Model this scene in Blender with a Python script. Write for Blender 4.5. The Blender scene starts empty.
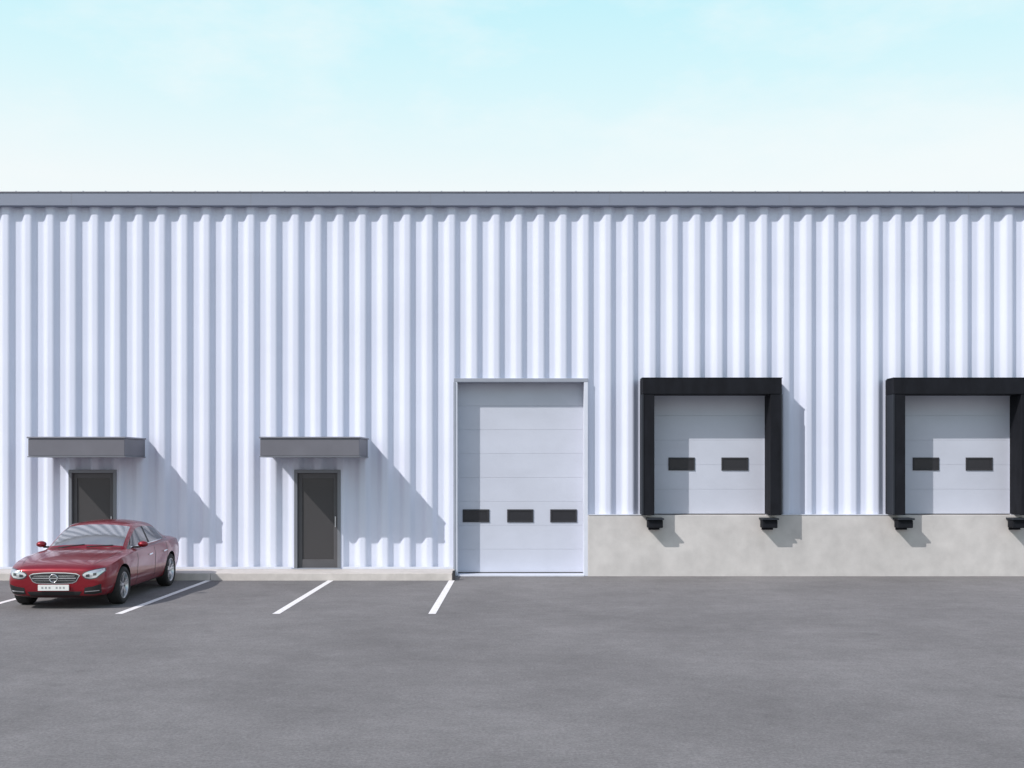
import bpy, bmesh, math, random
from mathutils import Vector, Matrix
from mathutils.bvhtree import BVHTree
random.seed(4)
scn = bpy.context.scene
scn.view_settings.view_transform = 'Standard'
scn.view_settings.look = 'None'
scn.view_settings.exposure = 0

# ------------------------------------------------------------ materials
def mat(name, col, rough=0.6, metal=0.0, nscale=0, namt=0.0, nmap=(1,1,1), bump=0.0, bscale=200, coat=0.0, spec=0.5,
        stain=0.0, stscale=(0.3,0.3,0.3), detail=6, ior=None):
    m = bpy.data.materials.new(name); m.use_nodes = True
    nt = m.node_tree; N = nt.nodes; L = nt.links
    b = N["Principled BSDF"]
    b.inputs["Base Color"].default_value = (*col, 1)
    b.inputs["Roughness"].default_value = rough
    b.inputs["Metallic"].default_value = metal
    b.inputs["Coat Weight"].default_value = coat
    b.inputs["Coat Roughness"].default_value = 0.04
    b.inputs["Specular IOR Level"].default_value = spec
    if ior: b.inputs["IOR"].default_value = ior
    tc = N.new("ShaderNodeTexCoord")
    src = None
    def noise(sc, mp, det):
        mpn = N.new("ShaderNodeMapping"); mpn.inputs["Scale"].default_value = mp
        L.new(tc.outputs["Object"], mpn.inputs["Vector"])
        n = N.new("ShaderNodeTexNoise"); n.inputs["Scale"].default_value = sc; n.inputs["Detail"].default_value = det
        n.inputs["Roughness"].default_value = 0.6
        L.new(mpn.outputs[0], n.inputs["Vector"]); return n
    def apply(prev, n, amt):
        mr = N.new("ShaderNodeMapRange"); mr.inputs[1].default_value = 0.3; mr.inputs[2].default_value = 0.7
        mr.inputs[3].default_value = 1-amt; mr.inputs[4].default_value = 1+amt
        L.new(n.outputs["Fac"], mr.inputs[0])
        mx = N.new("ShaderNodeVectorMath"); mx.operation = 'SCALE'
        if prev is None: mx.inputs[0].default_value = col
        else: L.new(prev, mx.inputs[0])
        L.new(mr.outputs[0], mx.inputs["Scale"]); return mx.outputs[0]
    if namt > 0: src = apply(src, noise(nscale, nmap, detail), namt)
    if stain > 0: src = apply(src, noise(1.0, stscale, 5), stain)
    if src is not None: L.new(src, b.inputs["Base Color"])
    if bump > 0:
        n = noise(bscale, (1,1,1), 3)
        bp = N.new("ShaderNodeBump"); bp.inputs["Strength"].default_value = bump; bp.inputs["Distance"].default_value = 0.01
        L.new(n.outputs["Fac"], bp.inputs["Height"]); L.new(bp.outputs[0], b.inputs["Normal"])
    return m

M_wall = mat("wall_cladding", (0.665,0.70,0.82), 0.5, 0.0, 1.0, 0.035, (2.5,2.5,0.12), stain=0.035, stscale=(0.25,0.25,0.5), spec=0.3)
M_fascia = mat("fascia_metal", (0.22,0.245,0.31), 0.5, 0.1, 2, 0.05, (0.3,1,1))
M_roof = mat("roof_metal", (0.30,0.33,0.38), 0.5, 0.2, 1, 0.05)
M_trim = mat("trim_white", (0.64,0.67,0.75), 0.45, 0, 3, 0.04)
M_trimg = mat("trim_grey", (0.31,0.335,0.39), 0.45, 0, 3, 0.05)
M_door = mat("sectional_door", (0.545,0.57,0.65), 0.5, 0, 1.2, 0.03, (1,1,1), stain=0.04, stscale=(0.6,1,1.2), spec=0.3)
M_groove = mat("door_groove", (0.44,0.46,0.53), 0.7)
M_win = mat("window_dark", (0.025,0.025,0.03), 0.25, 0, 0, 0, spec=0.4)
M_winf = mat("window_frame", (0.035,0.035,0.04), 0.6, spec=0.3)
M_canopy = mat("canopy_grey", (0.155,0.155,0.178), 0.55, 0.0, 2, 0.07, (1,1,1), spec=0.3)
M_canopy2 = mat("canopy_cap", (0.21,0.215,0.25), 0.5, 0.1)
M_pframe = mat("door_frame_grey", (0.19,0.20,0.225), 0.45, 0.2)
M_pleaf = mat("door_leaf_dark", (0.088,0.086,0.093), 0.5, 0.0, 4, 0.08)
M_pglass = mat("door_glass", (0.062,0.06,0.062), 0.08, 0.0, spec=0.6)
M_metal = mat("brushed_metal", (0.6,0.6,0.62), 0.3, 0.9)
M_rubber = mat("dock_pad_black", (0.011,0.012,0.016), 0.75, 0, 5, 0.25, (1,1,0.4), bump=0.2, bscale=60, spec=0.15)
M_rubber2 = mat("dock_edge", (0.026,0.03,0.038), 0.6, 0.0, spec=0.2)
M_conc = mat("concrete_plinth", (0.55,0.53,0.515), 0.88, 0, 2.6, 0.10, (1,1,1), bump=0.3, bscale=40, stain=0.08, stscale=(0.9,1,0.7), detail=14, spec=0.2)
M_pave = mat("pavement_concrete", (0.58,0.545,0.515), 0.88, 0, 6, 0.08, (1,1,1), bump=0.3, bscale=60, stain=0.08, stscale=(0.7,0.7,0.7), spec=0.2)
M_dark = mat("dark_gap", (0.02,0.02,0.02), 0.9)

def asphalt(name):
    m = bpy.data.materials.new(name); m.use_nodes=True
    nt=m.node_tree; N=nt.nodes; L=nt.links; b=N["Principled BSDF"]
    b.inputs["Roughness"].default_value=0.92; b.inputs["Specular IOR Level"].default_value=0.15
    tc=N.new("ShaderNodeTexCoord")
    def nz(sc,mp,det,rough=0.5,off=0):
        a=N.new("ShaderNodeMapping"); a.inputs["Scale"].default_value=mp; a.inputs["Location"].default_value=(off,off*1.7,0)
        L.new(tc.outputs["Object"],a.inputs[0])
        n=N.new("ShaderNodeTexNoise"); n.inputs["Scale"].default_value=sc; n.inputs["Detail"].default_value=det
        n.inputs["Roughness"].default_value=rough; L.new(a.outputs[0],n.inputs["Vector"]); return n.outputs["Fac"]
    def mr(f,a,b_,c,d):
        r=N.new("ShaderNodeMapRange"); r.inputs[1].default_value=a;r.inputs[2].default_value=b_
        r.inputs[3].default_value=c;r.inputs[4].default_value=d; L.new(f,r.inputs[0]); return r.outputs[0]
    def mul(a,b_):
        x=N.new("ShaderNodeMath"); x.operation='MULTIPLY'; L.new(a,x.inputs[0]); L.new(b_,x.inputs[1]); return x.outputs[0]
    big=mr(nz(0.30,(1.0,0.8,1),6,0.65),0.3,0.72,0.85,1.22)
    mid=mr(nz(1.6,(0.8,1.0,1),9,0.75,7),0.3,0.7,0.89,1.11)
    blot=mr(nz(7,(1,1,1),6,0.75,13),0.3,0.7,0.90,1.10)
    fine=mr(nz(32,(1,1,1),4,0.85),0.3,0.7,0.70,1.30)
    drip=mr(nz(1.1,(1,1,1),4,0.5,51),0.68,0.76,1.0,0.80)
    f=mul(mul(mul(big,mid),mul(blot,fine)),drip)
    s=N.new("ShaderNodeVectorMath"); s.operation='SCALE'; s.inputs[0].default_value=(0.196,0.190,0.190)
    L.new(f,s.inputs["Scale"]); L.new(s.outputs[0],b.inputs["Base Color"])
    bp=N.new("ShaderNodeBump"); bp.inputs["Strength"].default_value=0.6; bp.inputs["Distance"].default_value=0.012
    L.new(nz(60,(1,1,1),4,0.8),bp.inputs["Height"]); L.new(bp.outputs[0],b.inputs["Normal"])
    return m
M_asph = asphalt("asphalt")

def paint_mat():
    m = bpy.data.materials.new("road_paint"); m.use_nodes=True
    nt=m.node_tree; N=nt.nodes; L=nt.links; b=N["Principled BSDF"]; b.inputs["Roughness"].default_value=0.7
    tc=N.new("ShaderNodeTexCoord"); n=N.new("ShaderNodeTexNoise"); n.inputs["Scale"].default_value=14; n.inputs["Detail"].default_value=8
    n.inputs["Roughness"].default_value=0.7
    L.new(tc.outputs["Object"],n.inputs["Vector"])
    r=N.new("ShaderNodeValToRGB"); r.color_ramp.elements[0].position=0.32; r.color_ramp.elements[0].color=(0.30,0.29,0.29,1)
    r.color_ramp.elements[1].position=0.43; r.color_ramp.elements[1].color=(0.84,0.82,0.81,1)
    L.new(n.outputs["Fac"],r.inputs[0]); L.new(r.outputs[0],b.inputs["Base Color"]); return m
M_paint = paint_mat()

# ------------------------------------------------------------ helpers
def link(ob, parent=None):
    scn.collection.objects.link(ob)
    if parent: ob.parent = parent
    return ob
def empty(name, loc=(0,0,0)):
    e = bpy.data.objects.new(name, None); e.location = loc; scn.collection.objects.link(e); return e
def mesh_obj(name, verts, faces, mats, parent=None, smooth=False, fm=None):
    me = bpy.data.meshes.new(name); me.from_pydata(verts, [], faces)
    for m in (mats if isinstance(mats,(list,tuple)) else [mats]): me.materials.append(m)
    if fm: 
        for p,i in zip(me.polygons,fm): p.material_index=i
    me.validate(); me.update()
    if smooth: 
        me.polygons.foreach_set("use_smooth",[True]*len(me.polygons))
    return link(bpy.data.objects.new(name, me), parent)
def boxes(name, lst, m, parent=None, bevel=0.0, seg=2):
    bm = bmesh.new()
    for (x0,x1,y0,y1,z0,z1) in lst:
        r = bmesh.ops.create_cube(bm, size=1)
        for v in r['verts']:
            v.co = Vector(((x0+x1)/2+v.co.x*(x1-x0),(y0+y1)/2+v.co.y*(y1-y0),(z0+z1)/2+v.co.z*(z1-z0)))
    if bevel>0: bmesh.ops.bevel(bm, geom=bm.edges[:], offset=bevel, segments=seg, affect='EDGES', profile=0.6)
    me = bpy.data.meshes.new(name); bm.to_mesh(me); bm.free(); me.materials.append(m)
    return link(bpy.data.objects.new(name, me), parent)

# ------------------------------------------------------------ ground
def sheet(name, x0,x1,y0,y1,z,m,parent=None):
    return mesh_obj(name,[(x0,y0,z),(x1,y0,z),(x1,y1,z),(x0,y1,z)],[(0,1,2,3)],m,parent)
sheet("asphalt_ground",-1500,1500,-1500,1500,0,M_asph)
stall=[-16.5,-13.99,-11.48,-8.98,-6.43,-3.91,-1.41]
v=[];f=[]
for X in stall:
    n=len(v); v+=[(X-.06,-6.13,.004),(X+.06,-6.13,.004),(X+.06,-0.955,.004),(X-.06,-0.955,.004)]; f.append((n,n+1,n+2,n+3))
mesh_obj("parking_line_markings",v,f,M_paint)
seg=[]; x=-1.40
while x>-29.5:
    seg.append((x-4.995,x,-0.94,0.16,-0.1,0.15)); x-=5.0
boxes("concrete_pavement",seg,M_pave,None,0.012)

# ------------------------------------------------------------ warehouse
W = empty("warehouse_building")
P=0.48; D=0.095
def trap(t):
    t%=P
    if t<0.14: return 0
    if t<0.23: return (t-.14)/.09*D
    if t<0.39: return D
    return D*(1-(t-.39)/.09)
def prof(x):
    return sum(trap(x+k*0.009) for k in range(-3,4))/7
def corr(name,x0,x1,z0,z1,parent=W):
    step=0.02; xs=[x0]; k=math.floor(x0/step)+1
    while k*step < x1-1e-4: xs.append(k*step); k+=1
    xs.append(x1)
    vs=[];fs=[]
    for xx in xs:
        y=prof(xx+0.1); vs+= [(xx,y,z0),(xx,y,z1)]
    for i in range(len(xs)-1):
        fs.append((2*i,2*i+2,2*i+3,2*i+1))
    return mesh_obj(name,vs,fs,M_wall,parent,True)
DC=[4.07,9.37]        # dock centres
T=8.0
ops=[(-9.70,-8.68,0.15,2.28),(-4.85,-3.86,0.15,2.28),(-1.36,1.40,0.0,4.24)]
for c in DC: ops.append((c-1.30,c+1.30,1.31,3.98))
X=-30.0
for (a,b,z0,z1) in ops:
    base = 1.31 if X>1.3 else 0.15
    corr("wall_cladding",X,a,base,T)
    corr("wall_cladding_over_opening",a,b,z1,T)
    X=b
corr("wall_cladding",X,30,1.31,T)
for sx,rot in ((-30,-math.pi/2),(30,math.pi/2)):
    o=corr("side_wall_cladding",0,25,0.0,T); o.rotation_euler=(0,0,rot); o.location=(sx,0 if sx>0 else 25,0)
boxes("building_core",[(-29.8,29.8,0.6,24.8,0,7.95)],M_trim,W)
boxes("back_wall",[(-30,30,24.8,25,0,8)],M_wall,W)
boxes("corner_flashing",[(-30.15,-29.85,-.03,.2,0,8),(29.85,30.15,-.03,.2,0,8)],M_trim,W,0.01)
# roof
boxes("roof_slab",[(-30.1,30.1,0.32,25.1,8.0,8.2)],M_roof,W)
boxes("eave_fascia",[(-30.2,30.2,-0.12,0.3,7.94,8.21)],M_fascia,W,0.008)
boxes("eave_cap",[(-30.22,30.22,-0.135,0.32,8.213,8.24)],M_canopy2,W,0.006)
rs=[];x=-30
while x<30:
    rs.append((x-.012,x+.012,-0.10,12,8.242,8.258)); x+=0.48
boxes("roof_standing_seam",rs,M_roof,W)
fj=[];x=-30+1.2
while x<30:
    fj.append((x-.004,x+.004,-0.1215,-0.1,7.945,8.205)); x+=3.84
boxes("fascia_joint",fj,M_canopy2,W)
# base flashing
for a,b in ((-29.8,-9.76),(-8.62,-4.91),(-3.80,-1.43)):
    boxes("base_flashing",[(a,b,-0.03,-0.004,0.152,0.20)],M_trim,W,0.004)
# plinth
pl=[];x=1.46
while x<30:
    pl.append((x,min(x+11.995,30.05),-0.05,0.35,-0.1,1.31)); x+=12.0
boxes("concrete_plinth",pl,M_conc,W,0.01)
boxes("plinth_drip_flashing",[(1.47,DC[0]-1.3,-0.062,-0.004,1.313,1.328),(DC[0]+1.3,DC[1]-1.3,-0.062,-0.004,1.313,1.328),(DC[1]+1.3,30,-0.062,-0.004,1.313,1.328)],M_trim,W)

# ---- sectional doors
def sectional(cx0,cx1,z0,z1,y,n,wins,par):
    h=(z1-z0)/n; L=[]
    for i in range(n):
        L.append((cx0,cx1,y,y+0.05,z0+i*h+0.0010,z0+(i+1)*h-0.0010))
    boxes("door_panels",L,M_door,par,0.003)
    boxes("door_backing",[(cx0,cx1,y+0.03,y+0.2,z0,z1)],M_groove,par)
    for (a,b,c,d) in wins:
        t=0.035
        boxes("door_window_frame",[(a,b,y-.022,y+.01,d-t,d),(a,b,y-.022,y+.01,c,c+t),(a,a+t,y-.020,y+.01,c+t,d-t),(b-t,b,y-.020,y+.01,c+t,d-t)],M_winf,par,0.004)
        boxes("door_window_glass",[(a+t-.002,b-t+.002,y-.008,y+.008,c+t-.002,d-t+.002)],M_win,par)
# roll up
sectional(-1.36,1.40,0.03,4.2,0.34,8,[(-1.25,-0.67,1.14,1.42),(-0.28,0.29,1.14,1.42),(0.66,1.24,1.14,1.42)],W)
boxes("door_reveal",[(-1.42,-1.345,-0.03,0.40,0,4.17),(1.375,1.46,-0.03,0.40,0,4.17)],M_trim,W,0.006)
boxes("door_lintel",[(-1.42,1.46,-0.035,0.40,4.17,4.25)],M_trimg,W,0.006)
boxes("door_edge_trim",[(-1.43,-1.385,-0.045,-0.0305,0,4.165)],M_trimg,W,0.004)
boxes("door_threshold",[(-1.345,1.375,-0.10,0.42,0.0,0.03)],M_trim,W,0.006)
boxes("door_bottom_seal",[(-1.345,1.375,0.325,0.345,0.031,0.05)],M_dark,W)
boxes("kerb_end_guard",[(-1.395,-1.34,-0.96,-0.85,0,0.20)],M_winf,W,0.01)

# ---- dock shelters
for c in DC:
    li,ri=c-1.23,c+1.22; lo,ro=c-1.48,c+1.46; fy=-0.43
    S=empty("dock_shelter"); S.parent=W
    boxes("left_pad",[(lo,li,fy,0.14,1.33,3.88)],M_rubber,S,0.012)
    boxes("right_pad",[(ri,ro,fy,0.14,1.33,3.88)],M_rubber,S,0.012)
    boxes("header_pad",[(lo,ro,fy-.01,0.14,3.884,4.22)],M_rubber,S,0.012)
    boxes("metal_edges",[(lo-.012,lo+.02,fy-.014,0.0,1.34,3.88),(ro-.02,ro+.012,fy-.014,0.0,1.34,3.88),(lo-.012,ro+.012,fy-.02,0.0,4.2205,4.235)],M_rubber2,S)
    boxes("dock_reveal",[(c-1.36,c-1.26,0.0,0.22,1.312,3.98),(c+1.26,c+1.36,0.0,0.22,1.312,3.98),(c-1.36,c+1.36,0.0,0.22,3.90,4.06)],M_trim,S)
    sectional(c-1.30,c+1.30,1.33,3.99,0.215,5,[(c-0.85,c-0.28,2.27,2.55),(c+0.30,c+0.88,2.27,2.55)],S)
    for (bx) in (c-1.20,c+1.23):
        boxes("dock_bumper",[(bx-.16,bx+.16,-0.36,-0.10,1.05,1.22)],M_rubber,S,0.02)
        boxes("bumper_top_plate",[(bx-.175,bx+.175,-0.42,-0.052,1.224,1.262)],M_rubber2,S,0.006)
        boxes("bumper_bracket",[(bx-.12,bx+.12,-0.10,-0.052,1.0,1.22)],M_rubber,S,0.006)

# ---- personnel doors + canopies
for (a,b) in ((-9.70,-8.68),(-4.85,-3.86)):
    z0,z1=0.152,2.28; t=0.065
    boxes("entrance_door_frame",[(a-.005,a+t,-0.02,0.2,z0,z1-t),(b-t,b+.005,-0.02,0.2,z0,z1-t),(a-.005,b+.005,-0.022,0.2,z1-t,z1+.005)],M_pframe,W,0.005)
    la,lb=a+t+.004,b-t-.004
    s=0.085; y0,y1=0.055,0.10
    boxes("entrance_door_leaf",[(la,la+s,y0,y1,z0+.01,z1-t-.005),(lb-s,lb,y0,y1,z0+.01,z1-t-.005),
        (la+s,lb-s,y0+.002,y1,z1-t-.11,z1-t-.005),(la+s,lb-s,y0+.002,y1,z0+.01,z0+.20)],M_pleaf,W,0.004)
    boxes("entrance_door_glass",[(la+s-.01,lb-s+.01,0.078,0.09,z0+.19,z1-t-.10)],M_pglass,W)
    boxes("entrance_door_back",[(a,b,0.16,0.22,z0,z1)],M_dark,W)
    boxes("door_handle",[(lb-.055,lb-.03,0.0,0.02,1.05,1.28),(lb-.052,lb-.033,0.02,0.056,1.07,1.09),(lb-.052,lb-.033,0.02,0.056,1.24,1.26)],M_metal,W,0.003)
    boxes("door_step",[(a-.02,b+.02,-0.06,0.15,0.153,0.172)],M_trimg,W,0.003)
for (a,b) in ((-10.05,-8.08),(-5.31,-3.28)):
    boxes("canopy_body",[(a,b,-1.2,0.13,2.57,2.93)],M_canopy,W,0.012)
    boxes("canopy_cap",[(a-.02,b+.02,-1.225,0.13,2.933,2.965)],M_canopy2,W,0.005)
    boxes("canopy_drip_edge",[(a-.012,b+.012,-1.212,0.13,2.545,2.567)],M_pframe,W,0.003)

# ------------------------------------------------------------ car
C = empty("parked_car",(-7.74,-3.25,0)); C.rotation_euler=(0,0,math.radians(1.8)); C.scale=(0.965,1,0.96)
M_red = mat("car_paint_red",(0.22,0.001,0.010),0.36,0.4,0,0,coat=0.8,spec=0.4)
M_glass = mat("car_windscreen",(0.34,0.35,0.37),0.07,0.65,coat=0.5)
M_sglass = mat("car_side_glass",(0.02,0.022,0.026),0.05,0.0,spec=0.6,coat=0.5)
M_black = mat("car_black_plastic",(0.012,0.012,0.013),0.5)
M_chrome = mat("car_chrome",(0.75,0.76,0.78),0.15,1.0)
M_lamp = mat("car_headlamp",(0.62,0.63,0.65),0.12,0.6,coat=1.0)
M_lampd = mat("car_lamp_dark",(0.06,0.065,0.07),0.15,0.4,coat=1.0)
M_tail = mat("car_tail_lamp",(0.35,0.0,0.0),0.15,0,coat=1.0)
M_tyre = mat("car_tyre",(0.018,0.018,0.018),0.8,bump=0.2,bscale=80)
M_rim = mat("car_alloy",(0.55,0.56,0.58),0.28,0.85)
M_plate = mat("number_plate",(0.75,0.75,0.74),0.4)
M_ptxt = mat("number_plate_text",(0.34,0.34,0.35),0.5)

def loft(name, stations, matfn, mats, sub=2, crease_rows=None):
    n=len(stations[0][1]); ring=[]; verts=[]
    for (y,pts) in stations:
        full=[(x,y,z) for x,z in pts]+[(-x,y,z) for x,z in pts[-2:0:-1]]
        verts+=full
    R=2*n-2; faces=[];fm=[]
    for i in range(len(stations)-1):
        for j in range(R):
            a=i*R+j;b=i*R+(j+1)%R
            faces.append((a,b,b+R,a+R)); jj = j if j<n-1 else R-1-j
            fm.append(matfn(i,jj))
    faces.append(tuple(range(R-1,-1,-1))); fm.append(matfn(0,-1))
    e=(len(stations)-1)*R; faces.append(tuple(range(e,e+R))); fm.append(matfn(len(stations)-2,-1))
    me=bpy.data.meshes.new(name); me.from_pydata(verts,[],faces)
    for m in mats: me.materials.append(m)
    for p,i in zip(me.polygons,fm): p.material_index=i
    bm=bmesh.new(); bm.from_mesh(me); bmesh.ops.recalc_face_normals(bm,faces=bm.faces)
    cl=bm.edges.layers.float.get('crease_edge') or bm.edges.layers.float.new('crease_edge')
    bm.verts.ensure_lookup_table()
    if crease_rows:
        for e_ in bm.edges:
            a,b=e_.verts[0].index,e_.verts[1].index
            ja,jb=a%R,b%R
            ja=ja if ja<n else R-ja; jb=jb if jb<n else R-jb
            if ja==jb and ja in crease_rows and a//R!=b//R: e_[cl]=crease_rows[ja]
    bm.to_mesh(me); bm.free()
    ob=bpy.data.objects.new(name,me); scn.collection.objects.link(ob)
    s=ob.modifiers.new("s",'SUBSURF'); s.levels=sub; s.render_levels=sub
    return ob
def bake(ob):
    dg=bpy.context.evaluated_depsgraph_get(); dg.update()
    me=bpy.data.meshes.new_from_object(ob.evaluated_get(dg)); 
    ob.modifiers.clear(); ob.data=me; return ob

def sec(zb,xb,xm,xw,xsh,zsh,xh,zh,zc):
    return [(0,zb),(xb*.7,zb),(xb,zb+.05),(xm,.40),(xw,zsh-.13),(xsh,zsh),(xh,zh),(xh*.5,zh+(zc-zh)*.75),(0,zc)]
ST=[(-2.38,sec(.27,.56,.66,.64,.60,.61,.48,.655,.665)),
    (-2.34,sec(.21,.70,.785,.775,.73,.655,.58,.715,.73)),
    (-2.18,sec(.18,.78,.855,.855,.81,.715,.64,.785,.805)),
    (-1.85,sec(.18,.82,.895,.90,.86,.785,.66,.845,.87)),
    (-1.50,sec(.18,.84,.915,.925,.88,.84,.68,.885,.915)),
    (-1.0,sec(.18,.84,.905,.91,.865,.88,.70,.935,.96)),
    (-0.3,sec(.18,.84,.90,.90,.86,.905,.72,.94,.95)),
    (0.6,sec(.18,.84,.90,.905,.865,.93,.72,.96,.97)),
    (1.3,sec(.18,.84,.92,.94,.89,.95,.73,.98,.99)),
    (1.85,sec(.20,.80,.88,.90,.835,.955,.68,.995,1.005)),
    (2.22,sec(.24,.72,.82,.835,.77,.93,.62,.98,.99)),
    (2.36,sec(.30,.62,.74,.76,.70,.88,.55,.94,.95)),
    (2.40,sec(.36,.55,.68,.70,.64,.84,.5,.90,.91))]
body=loft("car_body",ST,lambda i,j:0,[M_red,M_black],3,{5:0.6,6:0.3,2:0.4,4:0.25})
bake(body)
# wheel arch cut
WX=0.80; WY=(-1.55,1.30); WR=0.335
def cyl(name,r,x0,x1,y,z,n=48):
    bm=bmesh.new(); 
    bmesh.ops.create_cone(bm,cap_ends=True,segments=n,radius1=r,radius2=r,depth=x1-x0,matrix=Matrix.Translation(((x0+x1)/2,y,z))@Matrix.Rotation(math.pi/2,4,'Y'))
    me=bpy.data.meshes.new(name); bm.to_mesh(me); bm.free()
    ob=bpy.data.objects.new(name,me); scn.collection.objects.link(ob); return ob
cut=[]
for y in WY:
    for (x0,x1) in ((.56,1.3),(-1.3,-.56)):
        c_=cyl("cut",.375,x0,x1,y,.345); cut.append(c_)
        md=body.modifiers.new("b",'BOOLEAN'); md.operation='DIFFERENCE'; md.solver='EXACT'; md.object=c_
bake(body)
for c_ in cut: bpy.data.objects.remove(c_,do_unlink=True)
for p in body.data.polygons:
    ce=p.center; 
    for y in WY:
        d=math.hypot(ce.y-y,ce.z-.345)
        if d<.3755 and .5<abs(ce.x)<.95 and (abs(d-.375)<.004 or abs(abs(ce.x)-.56)<.01): p.material_index=1
    p.use_smooth=True
try: body.data.set_sharp_from_angle(angle=math.radians(35))
except Exception as e: print(e)
body.parent=C
bmb=bmesh.new(); bmb.from_mesh(body.data); bvh=BVHTree.FromBMesh(bmb)

# greenhouse
def gsec(bx,bz,rx,rz,cz):
    return [(0,.80),(bx*.8,.80),(bx,.85),(bx-.01,bz),(rx+.035,rz-.05),(rx-.02,rz),(rx*.55,rz+(cz-rz)*.75),(0,cz)]
GS=[(-1.02,gsec(.74,.90,.70,.895,.93)),
    (-0.92,gsec(.765,.92,.69,.955,.985)),
    (-0.55,gsec(.785,.935,.645,1.175,1.215)),
    (-0.19,gsec(.79,.94,.60,1.325,1.375)),
    (-0.06,gsec(.79,.94,.59,1.35,1.405)),
    (0.35,gsec(.79,.95,.58,1.37,1.43)),
    (0.80,gsec(.79,.96,.57,1.345,1.41)),
    (1.10,gsec(.785,.97,.565,1.285,1.355)),
    (1.22,gsec(.78,.975,.565,1.25,1.32)),
    (1.60,gsec(.74,.985,.58,1.10,1.15)),
    (1.98,gsec(.68,.98,.56,.97,.995))]
def gm(i,j):
    if j==-1: return 0
    if j<=2: return 0
    if j==3: return 2 if 1<=i<=7 else 0
    if j==4: return 0
    if i in (1,2): return 1
    if i in (8,9): return 1
    return 0
gh=loft("car_greenhouse",GS,gm,[M_red,M_glass,M_sglass],2,{3:0.5,4:0.3,5:0.5})
bake(gh)
for p in gh.data.polygons: p.use_smooth=True
gh.parent=C
bmg=bmesh.new(); bmg.from_mesh(gh.data); bvhg=BVHTree.FromBMesh(bmg)

def proj(u,w,axis,off,tree):
    if axis=='F': o=Vector((u,-5,w)); d=Vector((0,1,0))
    elif axis=='R': o=Vector((u,5,w)); d=Vector((0,-1,0))
    elif axis=='+X': o=Vector((5,u,w)); d=Vector((-1,0,0))
    elif axis=='-X': o=Vector((-5,u,w)); d=Vector((1,0,0))
    elif axis=='T': o=Vector((u,w,5)); d=Vector((0,0,-1))
    hit,nrm,_,_=tree.ray_cast(o,d)
    if hit is None: hit,nrm,_,_=tree.find_nearest(o+d*(5 if axis=='T' else 2.8))
    return hit-d*off
def resample(line,n):
    pts=[Vector(p) for p in line]; L=[0]
    for a,b in zip(pts,pts[1:]): L.append(L[-1]+(b-a).length)
    out=[]
    for k in range(n+1):
        t=L[-1]*k/n
        for i in range(len(pts)-1):
            if t<=L[i+1]+1e-9:
                s=(t-L[i])/max(1e-9,L[i+1]-L[i]); out.append(pts[i].lerp(pts[i+1],s)); break
    return out
def patch(name,top,bot,axis,m,off=0.008,nu=16,nv=5,tree=None,back=0.03):
    tree=tree or bvh
    A=resample(top,nu);B=resample(bot,nu); vs=[]
    for j in range(nv+1):
        for i in range(nu+1):
            p=A[i].lerp(B[i],j/nv); vs.append(tuple(proj(p.x,p.y,axis,off,tree)))
    fs=[(j*(nu+1)+i,j*(nu+1)+i+1,(j+1)*(nu+1)+i+1,(j+1)*(nu+1)+i) for j in range(nv) for i in range(nu)]
    rim=[i for i in range(nu+1)]+[j*(nu+1)+nu for j in range(1,nv+1)]+[nv*(nu+1)+i for i in range(nu-1,-1,-1)]+[j*(nu+1) for j in range(nv-1,0,-1)]
    dd={'F':Vector((0,1,0)),'R':Vector((0,-1,0)),'+X':Vector((-1,0,0)),'-X':Vector((1,0,0)),'T':Vector((0,0,-1))}[axis]
    base=len(vs)
    for r in rim: vs.append(tuple(Vector(vs[r])+dd*back))
    k=len(rim)
    for i in range(k): fs.append((rim[i],rim[(i+1)%k],base+(i+1)%k,base+i))
    o=mesh_obj(name,vs,fs,m,C)
    bm=bmesh.new(); bm.from_mesh(o.data); bmesh.ops.recalc_face_normals(bm,faces=bm.faces); bm.to_mesh(o.data); bm.free()
    for p in o.data.polygons: p.use_smooth=True
    try:o.data.set_sharp_from_angle(angle=math.radians(40))
    except: pass
    return o
# front end
patch("grille_surround",[(-.43,.59),(-.38,.625),(-.2,.64),(0,.645),(.2,.64),(.38,.625),(.43,.59)],[(-.37,.485),(-.31,.455),(0,.445),(.31,.455),(.37,.485)],'F',M_chrome,.006,nu=24)
patch("grille",[(-.41,.588),(-.365,.612),(-.2,.627),(0,.632),(.2,.627),(.365,.612),(.41,.588)],[(-.355,.492),(-.30,.468),(0,.458),(.30,.468),(.355,.492)],'F',M_black,.012,nu=24)
for zz in (.502,.583):
    patch("grille_slat",[(-.345,zz+.004),(.345,zz+.004)],[(-.345,zz-.004),(.345,zz-.004)],'F',M_chrome,.018,nv=1)
patch("grille_bar",[(-.375,.555),(.375,.555)],[(-.365,.533),(.365,.533)],'F',M_chrome,.024,nv=2)
def torus(name,R,r,loc,axis,m,parent):
    bm=bmesh.new(); n=32;k=8; vv=[]
    for i in range(n):
        a=2*math.pi*i/n; row=[]
        for j in range(k):
            b=2*math.pi*j/k; rr=R+r*math.cos(b)
            row.append(bm.verts.new((loc[0]+rr*math.cos(a),loc[1]+r*math.sin(b),loc[2]+rr*math.sin(a))))
        vv.append(row)
    for i in range(n):
        for j in range(k):
            bm.faces.new((vv[i][j],vv[(i+1)%n][j],vv[(i+1)%n][(j+1)%k],vv[i][(j+1)%k]))
    me=bpy.data.meshes.new(name); bm.to_mesh(me); bm.free(); me.materials.append(m)
    for p in me.polygons: p.use_smooth=True
    return link(bpy.data.objects.new(name,me),parent)
torus("badge_ring",.066,.009,(0,-2.42,.545),'Y',M_chrome,C)
patch("lower_intake",[(-.46,.315),(.46,.315)],[(-.41,.24),(.41,.24)],'F',M_black,.006)
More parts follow.
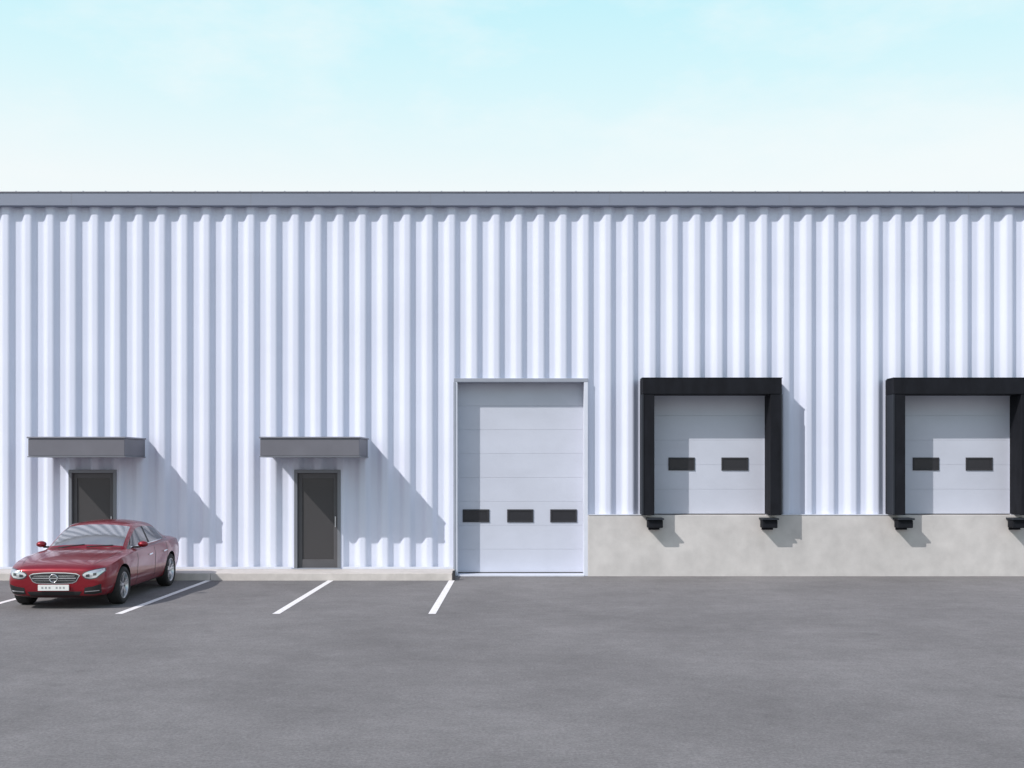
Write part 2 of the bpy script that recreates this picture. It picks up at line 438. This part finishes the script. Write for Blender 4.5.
for s in (-1,1):
    patch("side_intake",[(s*.51,.38),(s*.64,.40),(s*.77,.44)],[(s*.49,.27),(s*.64,.26),(s*.76,.28)],'F',M_black,.006,nu=10)
    patch("intake_chrome",[(s*.51,.318),(s*.74,.335)],[(s*.51,.303),(s*.74,.32)],'F',M_chrome,.012,nu=10,nv=1)
    patch("headlamp_bezel",[(s*.46,.60),(s*.49,.64),(s*.58,.675),(s*.69,.70),(s*.80,.715)],[(s*.48,.56),(s*.52,.53),(s*.60,.52),(s*.71,.54),(s*.81,.65)],'F',M_lampd,.004,nu=18)
    patch("headlamp",[(s*.475,.60),(s*.505,.63),(s*.58,.66),(s*.68,.685),(s*.79,.70)],[(s*.495,.57),(s*.53,.545),(s*.60,.535),(s*.70,.555),(s*.80,.655)],'F',M_lamp,.009,nu=18)
    patch("headlamp_projector",[(s*.53,.605),(s*.59,.615)],[(s*.53,.565),(s*.59,.565)],'F',M_lampd,.016,nu=4,nv=2)
    patch("headlamp_projector",[(s*.65,.63),(s*.70,.635)],[(s*.65,.585),(s*.70,.59)],'F',M_lampd,.016,nu=4,nv=2)
    patch("bonnet_crease",[(s*.50,-1.2),(s*.42,-2.2)],[(s*.506,-1.2),(s*.426,-2.2)],'T',M_red,.003,nu=12,nv=1,back=.01)
    patch("bonnet_gap",[(s*.735,-1.1),(s*.70,-1.8),(s*.60,-2.22)],[(s*.741,-1.1),(s*.706,-1.8),(s*.606,-2.22)],'T',M_black,.0015,nu=16,nv=1,back=.01)
    ax='+X' if s>0 else '-X'
    for pts in ([(-.80,.25),(-.80,.6),(-.74,.90)],[(.28,.25),(.28,.92)],[(.98,.34),(1.0,.6),(1.02,.93)]):
        patch("door_gap",pts,[(a+.012,b) for a,b in pts],ax,M_black,.0025,nu=12,nv=1,back=.01)
    for y in (-.02,.86):
        patch("door_handle",[(y-.11,.775),(y+.09,.785)],[(y-.11,.752),(y+.09,.76)],ax,M_chrome,.022,nu=4,nv=2)
    patch("side_sill",[(-1.12,.25),(.88,.25)],[(-1.12,.205),(.88,.205)],ax,M_black,.006,nu=10,nv=2)
    patch("window_trim",[(-.72,.962),(-.1,.968),(.6,.978),(1.1,.99)],[(-.72,.95),(-.1,.956),(.6,.966),(1.1,.978)],ax,M_chrome,.006,nu=14,nv=1,tree=bvhg,back=.012)
    patch("b_pillar",[(.25,1.29),(.31,1.29)],[(.24,.96),(.32,.96)],ax,M_black,.004,nu=2,nv=6,tree=bvhg,back=.01)
    patch("tail_lamp",[(s*.45,.86),(s*.74,.86)],[(s*.48,.72),(s*.76,.72)],'R',M_tail,.008,nu=8)
    bm=bmesh.new(); bmesh.ops.create_uvsphere(bm,u_segments=20,v_segments=12,radius=1)
    for v_ in bm.verts:
        x_,y_,z_=v_.co
        y2 = y_*(1 if y_<0 else .45)
        v_.co=Vector((s*.94+x_*.095,-.60+y2*.08,1.0+z_*.06))
    me=bpy.data.meshes.new("mirror_housing"); bm.to_mesh(me); bm.free(); me.materials.append(M_red)
    for p in me.polygons: p.use_smooth=True
    link(bpy.data.objects.new("mirror_housing",me),C)
    boxes("mirror_stalk",[(min(s*.76,s*.9),max(s*.76,s*.9),-.63,-.57,.93,.965)],M_black,C,0.01)
    boxes("mirror_glass",[(min(s*.87,s*1.01),max(s*.87,s*1.01),-.572,-.56,.965,1.035)],M_chrome,C,0.004)
boxes("number_plate",[(-.26,.26,-2.425,-2.405,.335,.435)],M_plate,C,0.004)
boxes("number_plate_text",[(-.20+i*.06,-.168+i*.06,-2.4265,-2.4255,.368,.402) for i in range(7) if i!=3],M_ptxt,C)
patch("rear_plate",[(-.26,.66),(.26,.66)],[(-.26,.55),(.26,.55)],'R',M_plate,.01)
patch("front_lip",[(-.70,.232),(.70,.232)],[(-.66,.212),(.66,.212)],'F',M_black,.008,nv=1)
patch("cowl",[(-.64,-.985),(0,-1.045),(.64,-.985)],[(-.64,-.93),(0,-.985),(.64,-.93)],'T',M_black,.006,nu=16,nv=1,back=.02,tree=bvhg)
for x0 in (-.5,.02):
    patch("wiper",[(x0,-.955),(x0+.46,-.89)],[(x0,-.94),(x0+.46,-.875)],'T',M_black,.012,nu=8,nv=1,tree=bvhg,back=.01)
# wheels
def lathe(name,profile,loc,m,parent,n=48,closed=False):
    vs=[];fs=[];k=len(profile)
    for i in range(n):
        a=2*math.pi*i/n
        for (x_,r) in profile: vs.append((loc[0]+x_,loc[1]+r*math.cos(a),loc[2]+r*math.sin(a)))
    for i in range(n):
        for j in range(k-1 if not closed else k):
            a=i*k+j;b=i*k+(j+1)%k;c=((i+1)%n)*k+(j+1)%k;d=((i+1)%n)*k+j
            fs.append((a,b,c,d))
    return mesh_obj(name,vs,fs,m,parent,True)
for y in WY:
    for s in (-1,1):
        G=empty("wheel"); G.parent=C
        cx=s*.80; L_=(cx,y,WR)
        lathe("tyre",[(s*a,r) for a,r in ((-.10,.225),(-.115,.25),(-.118,.30),(-.10,.325),(-.07,.334),(.07,.334),(.10,.325),(.118,.30),(.115,.25),(.10,.228))],L_,M_tyre,G,closed=True)
        lathe("rim_barrel",[(s*a,r) for a,r in ((.104,.236),(.108,.228),(.095,.215),(.0,.205),(-.08,.215))],L_,M_rim,G)
        lathe("brake_disc",[(s*.01,.0001),(s*.01,.15),(s*-.01,.15)],L_,M_trimg,G)
        lathe("wheel_back",[(s*-.03,.0001),(s*-.03,.21)],L_,M_black,G)
        lathe("hub",[(s*.088,.0001),(s*.088,.03),(s*.075,.045),(s*.03,.05)],L_,M_rim,G,24)
        vs=[];fs=[]
        for k in range(5):
            for dlt in (-.17,.17):
                a=2*math.pi*k/5+math.pi/2; a1=a+dlt*1.0; a0=a+dlt*.6
                for (r,w,xo,aa) in ((.035,.018,.082,a0),(.215,.013,.098,a1)):
                    ca,sa=math.cos(aa),math.sin(aa)
                    for (dw,dx) in ((-w,0),(w,0),(w,-.03),(-w,-.03)):
                        vs.append((L_[0]+s*(xo+dx),L_[1]+r*ca-dw*sa,L_[2]+r*sa+dw*ca))
                n=len(vs)-8
                for q in range(4): fs.append((n+q,n+(q+1)%4,n+4+(q+1)%4,n+4+q))
        mesh_obj("rim_spokes",vs,fs,M_rim,G)

# ------------------------------------------------------------ light
d=Vector((1.29,1.0,-1.42)).normalized()
sun=bpy.data.lights.new("sun",'SUN'); sun.energy=3.4; sun.angle=math.radians(0.53); sun.color=(1.0,0.96,0.925)
so=bpy.data.objects.new("sun",sun); so.rotation_euler=d.to_track_quat('-Z','Y').to_euler(); scn.collection.objects.link(so)
w=bpy.data.worlds.new("World"); scn.world=w; w.use_nodes=True
N=w.node_tree.nodes; L=w.node_tree.links; N.clear()
out=N.new("ShaderNodeOutputWorld"); bg=N.new("ShaderNodeBackground"); bg.inputs["Strength"].default_value=0.13
L.new(bg.outputs[0],out.inputs[0])
sky=N.new("ShaderNodeTexSky"); sky.sky_type='NISHITA'; sky.sun_disc=False
sky.sun_elevation=math.asin(-d.z); sky.sun_rotation=math.atan2(-d.x,-d.y)
sky.air_density=1.0; sky.dust_density=0.6; sky.ozone_density=1.0
tint=N.new("ShaderNodeVectorMath"); tint.operation='MULTIPLY'; tint.inputs[1].default_value=(2.0,1.5,1.4)
L.new(sky.outputs[0],tint.inputs[0])
tc=N.new("ShaderNodeTexCoord"); sp=N.new("ShaderNodeSeparateXYZ"); L.new(tc.outputs["Generated"],sp.inputs[0])
# haze: bright pale low sky, turning cyan and then to the plain sky overhead
hz=N.new("ShaderNodeValToRGB"); cr=hz.color_ramp
cr.elements[0].position=0.235; cr.elements[0].color=(0.90,0.965,0.975,1)
cr.elements[1].position=0.42; cr.elements[1].color=(0.50,0.89,0.98,1)
e=cr.elements.new(0.32); e.color=(0.70,0.94,0.985,1)
L.new(sp.outputs[2],hz.inputs[0])
hs=N.new("ShaderNodeVectorMath"); hs.operation='SCALE'; hs.inputs["Scale"].default_value=1/0.13
L.new(hz.outputs[0],hs.inputs[0])
mr=N.new("ShaderNodeMapRange"); mr.inputs[1].default_value=0.40; mr.inputs[2].default_value=0.62; mr.inputs[3].default_value=0.97; mr.inputs[4].default_value=0.05
L.new(sp.outputs[2],mr.inputs[0])
mx=N.new("ShaderNodeMix"); mx.data_type='RGBA'
L.new(mr.outputs[0],mx.inputs[0]); L.new(tint.outputs[0],mx.inputs[6]); L.new(hs.outputs[0],mx.inputs[7])
mp=N.new("ShaderNodeMapping"); mp.inputs["Scale"].default_value=(1.2,1.2,3.0); mp.inputs["Location"].default_value=(0.9,0.2,0.4)
L.new(tc.outputs["Generated"],mp.inputs[0])
nz=N.new("ShaderNodeTexNoise"); nz.inputs["Scale"].default_value=3.4; nz.inputs["Detail"].default_value=9; nz.inputs["Roughness"].default_value=0.6
L.new(mp.outputs[0],nz.inputs["Vector"])
mc=N.new("ShaderNodeMapRange"); mc.inputs[1].default_value=0.47; mc.inputs[2].default_value=0.75; mc.inputs[3].default_value=0; mc.inputs[4].default_value=0.75
L.new(nz.outputs["Fac"],mc.inputs[0])
mx2=N.new("ShaderNodeMix"); mx2.data_type='RGBA'; L.new(mc.outputs[0],mx2.inputs[0]); L.new(mx.outputs[2],mx2.inputs[6]); mx2.inputs[7].default_value=(7.1,7.5,7.55,1)
L.new(mx2.outputs[2],bg.inputs[0])

# ------------------------------------------------------------ camera
cd=bpy.data.cameras.new("camera"); cd.sensor_width=36; cd.lens=36*1116/1024; cd.clip_end=5000
cd.shift_x=-8/1024; cd.shift_y=81/1024
co=bpy.data.objects.new("camera",cd); co.location=(0,-24,2.387); co.rotation_euler=(math.pi/2,0,0)
scn.collection.objects.link(co); scn.camera=co
